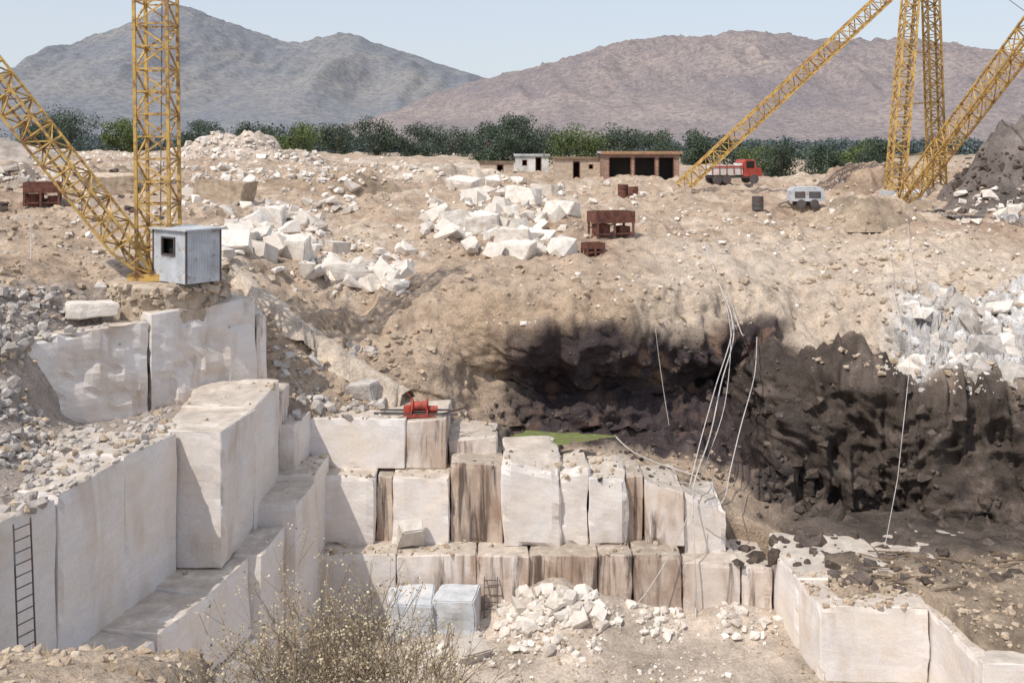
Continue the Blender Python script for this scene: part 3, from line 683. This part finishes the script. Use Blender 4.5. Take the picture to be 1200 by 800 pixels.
for sx in(-.38,.38):
    mb.add([wv(sx+o,yy,z_) for o in(-.03,.03) for yy,z_ in((-.35,.14),(.35,.14),(.12,.85),(-.12,.85))],[(0,1,2,3),(7,6,5,4),(0,4,5,1),(1,5,6,2),(2,6,7,3),(3,7,4,0)])
mb.bar(wv(-.36,0,.5),wv(.36,0,.5),.17,0,n=16); mb.bar(wv(-.36,0,.5),wv(-.3,0,.5),.27,0,n=18); mb.bar(wv(.3,0,.5),wv(.36,0,.5),.27,0,n=18)
mb.bar(wv(.42,.05,.32),wv(.85,.05,.32),.14,0,n=12); mb.box((-.75*k_,-.17,.12),(-.45*k_,.17,.42),0,None,c); mb.bar(wv(-.38,0,.85),wv(-.6,-.1,1.15),.022)
mb.make('frame_and_drum',[M_RED],w)
mb=MB(); mb.bar((-5.6,41.5,-10.85),(-2.2,41.35,-10.87),.05);mb.bar((-5.4,41.9,-10.83),(-2.5,41.9,-10.83),.05);mb.bar((-2.9,41.2,-10.83),(-1.9,42,-10.75),.04);mb.make('skid_rails',[M_STEEL],w)
def ladder(name,a,b,wd,n,r_=.022):
    a=Vector(a);b=Vector(b);wd=Vector(wd);mb=MB(); mb.bar(a,b,r_);mb.bar(a+wd,b+wd,r_)
    for i in range(n): t=(i+.5)/n; mb.bar(a.lerp(b,t),a.lerp(b,t)+wd,r_*.7)
    mb.make(name,[M_STEEL])
ladder('steel_ladder',(-11.6,24.1,-12.6),(-11.98,24.6,-9.1),(.2,.45,0),13,.022)
ladder('steel_ladder.001',(-1.05,38.2,-18.0),(-1.05,38.95,-16.4),(.5,0,0),7,.025)
mb=MB()
def cab_(pts,r_,m=0): mb.tube(smoothline([S(*q) for q in pts],10),r_*.75,m)
cab_([(825,285,58),(842,330,53),(860,385,48),(845,450,45),(832,510,42),(815,560,40.2),(812,590,39.8),(814,650,39),(818,740,38.6),(822,790,36)],.035)
cab_([(828,290,58),(848,345,53),(858,385,47),(838,455,44),(820,520,42),(808,570,40)],.03)
cab_([(826,286,58),(844,335,53),(856,388,47.5),(850,470,44),(830,535,41.5),(812,586,39.9)],.022)
cab_([(830,288,58),(852,340,53),(868,388,48),(872,392,48.5)],.03)
cab_([(887,395,50),(884,440,47),(868,500,44),(856,550,42),(848,585,40),(830,594,39.5),(812,588,39.6)],.03)
cab_([(812,590,39.5),(790,640,38.8),(760,690,38.3),(735,720,38)],.025)
cab_([(768,385,46.5),(775,440,46.5),(784,498,46)],.02)
cab_([(720,510,46),(740,528,45),(770,542,43),(812,556,40.6)],.04)
cab_([(640,520,45),(690,545,42.5),(750,560,41),(810,566,40.2)],.02)
cab_([(815,712,38.8),(818,750,37.5),(828,780,36),(838,800,35)],.035)
mb.make('hanging_hoses',[M_ROPE])
mb=MB(); mb.tube([S(1063,240,80),S(1068,330,50),S(1066,430,44),S(1052,560,41),S(1037,640,39)],.014); mb.tube([S(37,250,40),S(36,305,39)],.02); mb.tube([S(1040,240,80),S(1042,330,52),S(1038,400,48)],.012)
mb.make('crane_guy_cable',[M_ROPE])
mb=MB()
for k in range(26):
    x=random.uniform(12,20);y=random.uniform(33,39) if x>14.6 else random.uniform(35.8,39); z=gz(x,y,-10)+.08; a=random.uniform(-.7,.3)
    L=random.uniform(.6,1.6); x2=x+L*math.cos(a);y2=y+L*math.sin(a)
    if y2>35.6: mb.bar((x,y,z),(x2,y2,gz(x2,y2,-10)+.08),.03)
mb.make('scattered_timber',[M_WOOD])

# ---------------- trees -------------------
def leafcloud(centers,radii,per,size,seed,flat=.75):
    g_=np.random.default_rng(seed); C_=np.repeat(np.asarray(centers),per,0); R_=np.repeat(np.asarray(radii),per)
    n=len(C_); d=g_.normal(size=(n,3)); d/=np.linalg.norm(d,axis=1,keepdims=True); d*=(R_*g_.random(n)**.42)[:,None]; d[:,2]*=flat
    p=C_+d; a=g_.normal(size=(n,3)); a/=np.linalg.norm(a,axis=1,keepdims=True); b=np.cross(a,g_.normal(size=(n,3))); b/=np.linalg.norm(b,axis=1,keepdims=True)
    s_=(size*g_.uniform(.5,1.1,n))[:,None]
    V=np.stack([p-a*s_*.5,p+b*s_*.38,p+a*s_*.5,p-b*s_*.38],1).reshape(-1,3)
    return V.tolist(),np.arange(4*n).reshape(-1,4).tolist()
def tree(name,x,y,h,w,seed,mat,n=2600,ls=.34,z=None,low=.18):
    r=random.Random(seed); z=gz(x,y) if z is None else z; e=empty(name)
    mb=MB(); top=Vector((x+r.uniform(-.3,.3),y,z+h*.75)); b=Vector((x,y,z-2)); mid=b.lerp(top,.45)+Vector((r.uniform(-.2,.2),0,0))
    mb.bar(b,mid,w*.035+.06,0,w*.025+.04,8); mb.bar(mid,top,w*.025+.04,0,.03,8); cl=[];rd=[]
    for i in range(r.randint(18,24)):
        a=r.uniform(0,6.28); f=r.uniform(low,.88); rad=w/2*math.sqrt(max(0,1-((f-.5)/.6)**2))*r.uniform(.25,.8)
        q=Vector((x+rad*math.cos(a),y+rad*math.sin(a),z+h*f)); s0=b.lerp(top,max(.2,f*.7)); mb.bar(s0,q,.06,0,.02,5); cl.append(tuple(q)); rd.append(r.uniform(.16,.27)*w)
    mb.make('trunk_and_limbs',[M_TRUNK],e)
    V,Fc=leafcloud(cl,rd,n//len(cl),ls,seed)
    mkobj('foliage',V,Fc,mat,False,e)
tl=[(677,118,7.4,7.6,L_GR,204),(572,165,7.6,7.5,L_DK,198),(606,168,9.2,9,L_DK,198),(588,160,6.4,8,L_DK,198),(442,190,8,9.5,L_DK,184),(395,185,6,9,L_DK,184),(350,132,5.0,7.4,L_GR,192),(332,135,3.6,5.5,L_GR,192),(490,190,6.4,9,L_DK,187),(530,200,6,11,L_DK,189),(82,200,8,12,L_DK,176),(145,190,6.4,8,L_GR,178),(50,205,6,10,L_DK,177),
(917,118,4.8,6,L_DK,217),(962,122,4.6,6,L_DK,215),(1030,132,6.0,6,L_DK,213),(865,135,6.0,6.6,L_DK,213),(1010,145,6,6,L_GR,211),(235,200,6,10,L_DK,178),(985,125,3.8,5,L_GR,215),(725,165,6.8,9,L_DK,197),(815,160,6,8,L_DK,199),(893,128,4.6,7,L_GR,215),(300,195,5.5,9,L_DK,179),(640,185,6.4,9,L_DK,192),(770,175,6,9,L_DK,196)]
for i,(uu,d,h,wd,m,vb) in enumerate(tl):
    tree('broadleaf_tree' if i==0 else 'broadleaf_tree.%03d'%i,(uu-U0)/F*d,d,h,wd,i+3,m,7000 if i==0 else 5200,.26 if d<140 else .36,z=-(vb-V0)/F*d,low=.08)
r=random.Random(5);cl=[];rd=[]
for k in range(560):
    uu=r.uniform(-300,1500); d=r.uniform(230,420); x=(uu-U0)/F*d; z=-3.4
    hh=r.uniform(3,6)+(3.5 if uu<350 else 0)*r.random()+ (1.2 if 350<uu<700 else 0)*r.random()
    for _ in range(9): cl.append((x+r.gauss(0,hh*.45),d+r.gauss(0,2),z+hh*r.uniform(.1,.85))); rd.append(hh*.3)
V,Fc=leafcloud(cl,rd,46,.8,5)
mkobj('distant_trees',V,Fc,L_FAR)

# ---------------- mountains -------------------
def mountain(name,D,prof,depth,ca_,cb_,cc_,seed,nx=460,ny=180,rough=1,spots=.45,rag=0):
    us=np.array([p[0] for p in prof],float); vs_=np.array([p[1] for p in prof],float)
    X=np.linspace((us[0]-U0)/F*D,(us[-1]-U0)/F*D,nx); ridge=np.interp(X,(us-U0)/F*D,-(vs_-V0)/F*D)
    k=np.ones(5)/5; ridge=np.convolve(np.pad(ridge,2,'edge'),k,'valid')
    xp=np.stack([X/(D*.012),X*0,X*0],1); ridge=ridge+rag*D*.001*fbm(xp,5,seed+30)*np.clip(ridge/60,0,1)
    Y=np.linspace(D-depth,D+depth*.8,ny)
    XX,YY=np.meshgrid(X,Y,indexing='ij'); t=(YY-D)/depth
    prof_=np.where(t<0,(np.clip(1+t,0,1))**1.25,1-np.clip(t/.8,0,1)**1.5)
    p=np.stack([XX.ravel(),YY.ravel(),XX.ravel()*0],1)
    warp=fbm(p/(D*.22),3,seed+5).reshape(XX.shape)*D*.035
    gul=fbm(np.stack([(XX.ravel()+warp.ravel())/(D*.06),YY.ravel()/(D*.2),XX.ravel()*0],1),5,seed,True).reshape(XX.shape)
    small=fbm(p/(D*.02),5,seed+9,True).reshape(XX.shape)
    Z=-6+(ridge[:,None]+6)*prof_
    amp=np.clip(Z+6,0,None); damp=np.clip(np.abs(t)*3.5,.1,1)
    Z=Z+gul*amp*.26*damp+small*amp*.045*rough
    ii=np.arange(nx*ny).reshape(nx,ny)
    f=np.stack([ii[:-1,:-1],ii[1:,:-1],ii[1:,1:],ii[:-1,1:]],-1).reshape(-1,4)
    m,nt,b=newmat(name+'_hazed_cover',1,.05)  # bluish, paler cover colours have aerial haze painted in
    n1=noise(nt,8/D,7,.65); n2=noise(nt,200/D,6,.75); n3=noise(nt,420/D,5,.75)
    c=ramp(nt,n1,[(.35,ca_),(.52,cb_),(.68,cc_)])
    c=mix(nt,ramp(nt,n2,[(.46,0),(.56,.65)]),c,tuple(x*.76 for x in ca_))
    c=mix(nt,ramp(nt,n3,[(.55,0),(.63,spots)]),c,tuple(min(1,x*1.35) for x in cc_))
    nt.links.new(c,b.inputs['Base Color']); bump(nt,b,n3,.3,D*.003)
    mkobj(name,np.stack([XX.ravel(),YY.ravel(),Z.ravel()],1).tolist(),f.tolist(),m,True)
mountain('mountain',2300,[(-500,170),(-350,140),(-150,115),(0,92),(60,72),(100,57),(150,32),(185,14),(205,11),(225,17),(260,30),(330,53),(348,54),(375,46),(400,40),(425,44),(460,60),(500,74),(540,86),(580,96),(640,115),(720,140),(820,165),(950,175)],1000,(.185,.2,.235),(.235,.24,.255),(.295,.28,.265),3,spots=.25,rag=.8)
mountain('mountain.001',1500,[(280,172),(380,158),(450,136),(510,113),(575,94),(620,84),(660,74),(700,60),(760,50),(830,46),(900,46),(960,50),(1030,52),(1100,56),(1160,64),(1200,73),(1300,95),(1450,120),(1700,160)],650,(.205,.188,.205),(.28,.24,.235),(.36,.305,.28),13,rough=1.8,spots=.5,rag=2.2)

# ---------------- foreground ledge, grass, bush -------------------
def fgz(x,y):
    p=np.stack([x,y,x*0],1)
    ye=7.3-1.7*sm(x,-2.25,-1.55)+.25*fbm(p*.8,3,91)
    z=-1.7-np.clip(y/ye,0,1)**1.3*(1.86)+.12*fbm(p*1.2,4,92)*sm(y,1,3)+.05*fbm(p*5,3,93)
    z=np.where(y>ye,z-(y-ye)*1.9,z)
    return np.maximum(z,-20)
fg=hgrid(-14,14,-12,16,.08,fgz,'foreground_ledge_ground',M_T,lambda p: np.clip(C(.6,.48,.37)*(1+.5*fbm(p*1.2,4,14)[:,None]),.05,.8),bvh=False)
fgv=lambda x,y: float(fgz(np.array([x]),np.array([y]))[0])
V=[];Fc=[];r=random.Random(9)
for k in range(170):
    x=r.uniform(-4.6,-1.6);y=r.uniform(6.0,7.5);z=fgv(x,y)
    for _ in range(r.randint(4,10)):
        a=r.uniform(0,6.28);h=r.uniform(.02,.07);l=r.uniform(.01,.06); bx=x+r.gauss(0,.03);by=y+r.gauss(0,.03);o=len(V)
        V+=[(bx-.002,by,z-.01),(bx+.002,by,z-.01),(bx+l*math.cos(a),by+l*math.sin(a),z+h)];Fc.append((o,o+1,o+2))
mkobj('dry_grass',V,Fc,L_GRASS)
st=[]
for k in range(600):
    x=r.uniform(-4.6,-1.3);y=r.uniform(5.8,7.5);st.append(((x,y,fgv(x,y)-.01),r.uniform(.015,.1)))
rocks('foreground_pebbles',M_TAN,[],15,st)
bush=empty('dry_bush'); mb=MB(); leaves=[]
def grow(p,d,L,rad,lv):
    q=p+d*L; mb.bar(p,q,rad,0,rad*.7,3)
    if lv==0:
        leaves.append(q); return
    for _ in range(r.choice((2,3,3))):
        nd=(d+Vector((r.gauss(0,.38),r.gauss(0,.38),r.gauss(.02,.25)))).normalized(); grow(q,nd,L*r.uniform(.6,.85),rad*.68,lv-1)
    if lv<=3: leaves.append(p.lerp(q,r.random()))
for k in range(40):
    lean=r.gauss(0,.36)
    bx=-1.0+r.gauss(0,.14)+lean*.4;by=5.85+r.gauss(0,.1)
    grow(Vector((bx,by,fgv(bx,by)-.05)),Vector((lean,r.gauss(0,.15),1)).normalized(),r.uniform(.37,.51)*(1-.3*abs(lean)),.009,4)
mb.make('twigs',[M_TWIG],bush)
V,Fc=leafcloud([tuple(q) for q in leaves],[.05]*len(leaves),4,.02,8,1)
mkobj('leaves',V,Fc,L_DRY,False,bush)

# ---------------- light, sky, camera -------------------
ts=Vector((-.4,-.45,.8)).normalized()
sl=bpy.data.lights.new('sun','SUN'); sl.energy=3.4; sl.angle=math.radians(.5); sl.color=(1,.93,.83)
so=bpy.data.objects.new('sun',sl); scene.collection.objects.link(so); so.rotation_euler=ts.to_track_quat('Z','Y').to_euler()
w=bpy.data.worlds.new('World'); scene.world=w; w.use_nodes=True; nt=w.node_tree
sk=nt.nodes.new('ShaderNodeTexSky'); sk.sky_type='NISHITA'; sk.sun_disc=False; sk.sun_elevation=math.asin(ts.z); sk.sun_rotation=math.atan2(ts.x,ts.y)
sk.air_density=1.0; sk.dust_density=1.5; sk.ozone_density=1.0
hz=nt.nodes.new('ShaderNodeMixRGB'); hz.inputs[0].default_value=.65; hz.inputs[2].default_value=(4.9,5.15,5.7,1)   # thin high haze
nt.links.new(sk.outputs[0],hz.inputs[1]); nt.links.new(hz.outputs[0],nt.nodes['Background'].inputs['Color']); nt.nodes['Background'].inputs['Strength'].default_value=.15
scene.view_settings.view_transform='Standard'; scene.view_settings.look='None'; scene.view_settings.exposure=0
cd=bpy.data.cameras.new('camera'); cam=bpy.data.objects.new('camera',cd); scene.collection.objects.link(cam)
cd.sensor_width=36; cd.lens=36; cd.shift_y=-230/1200; cd.clip_end=9000; cd.clip_start=.1
cam.location=(0,0,0); cam.rotation_euler=(math.radians(90),0,0); scene.camera=cam
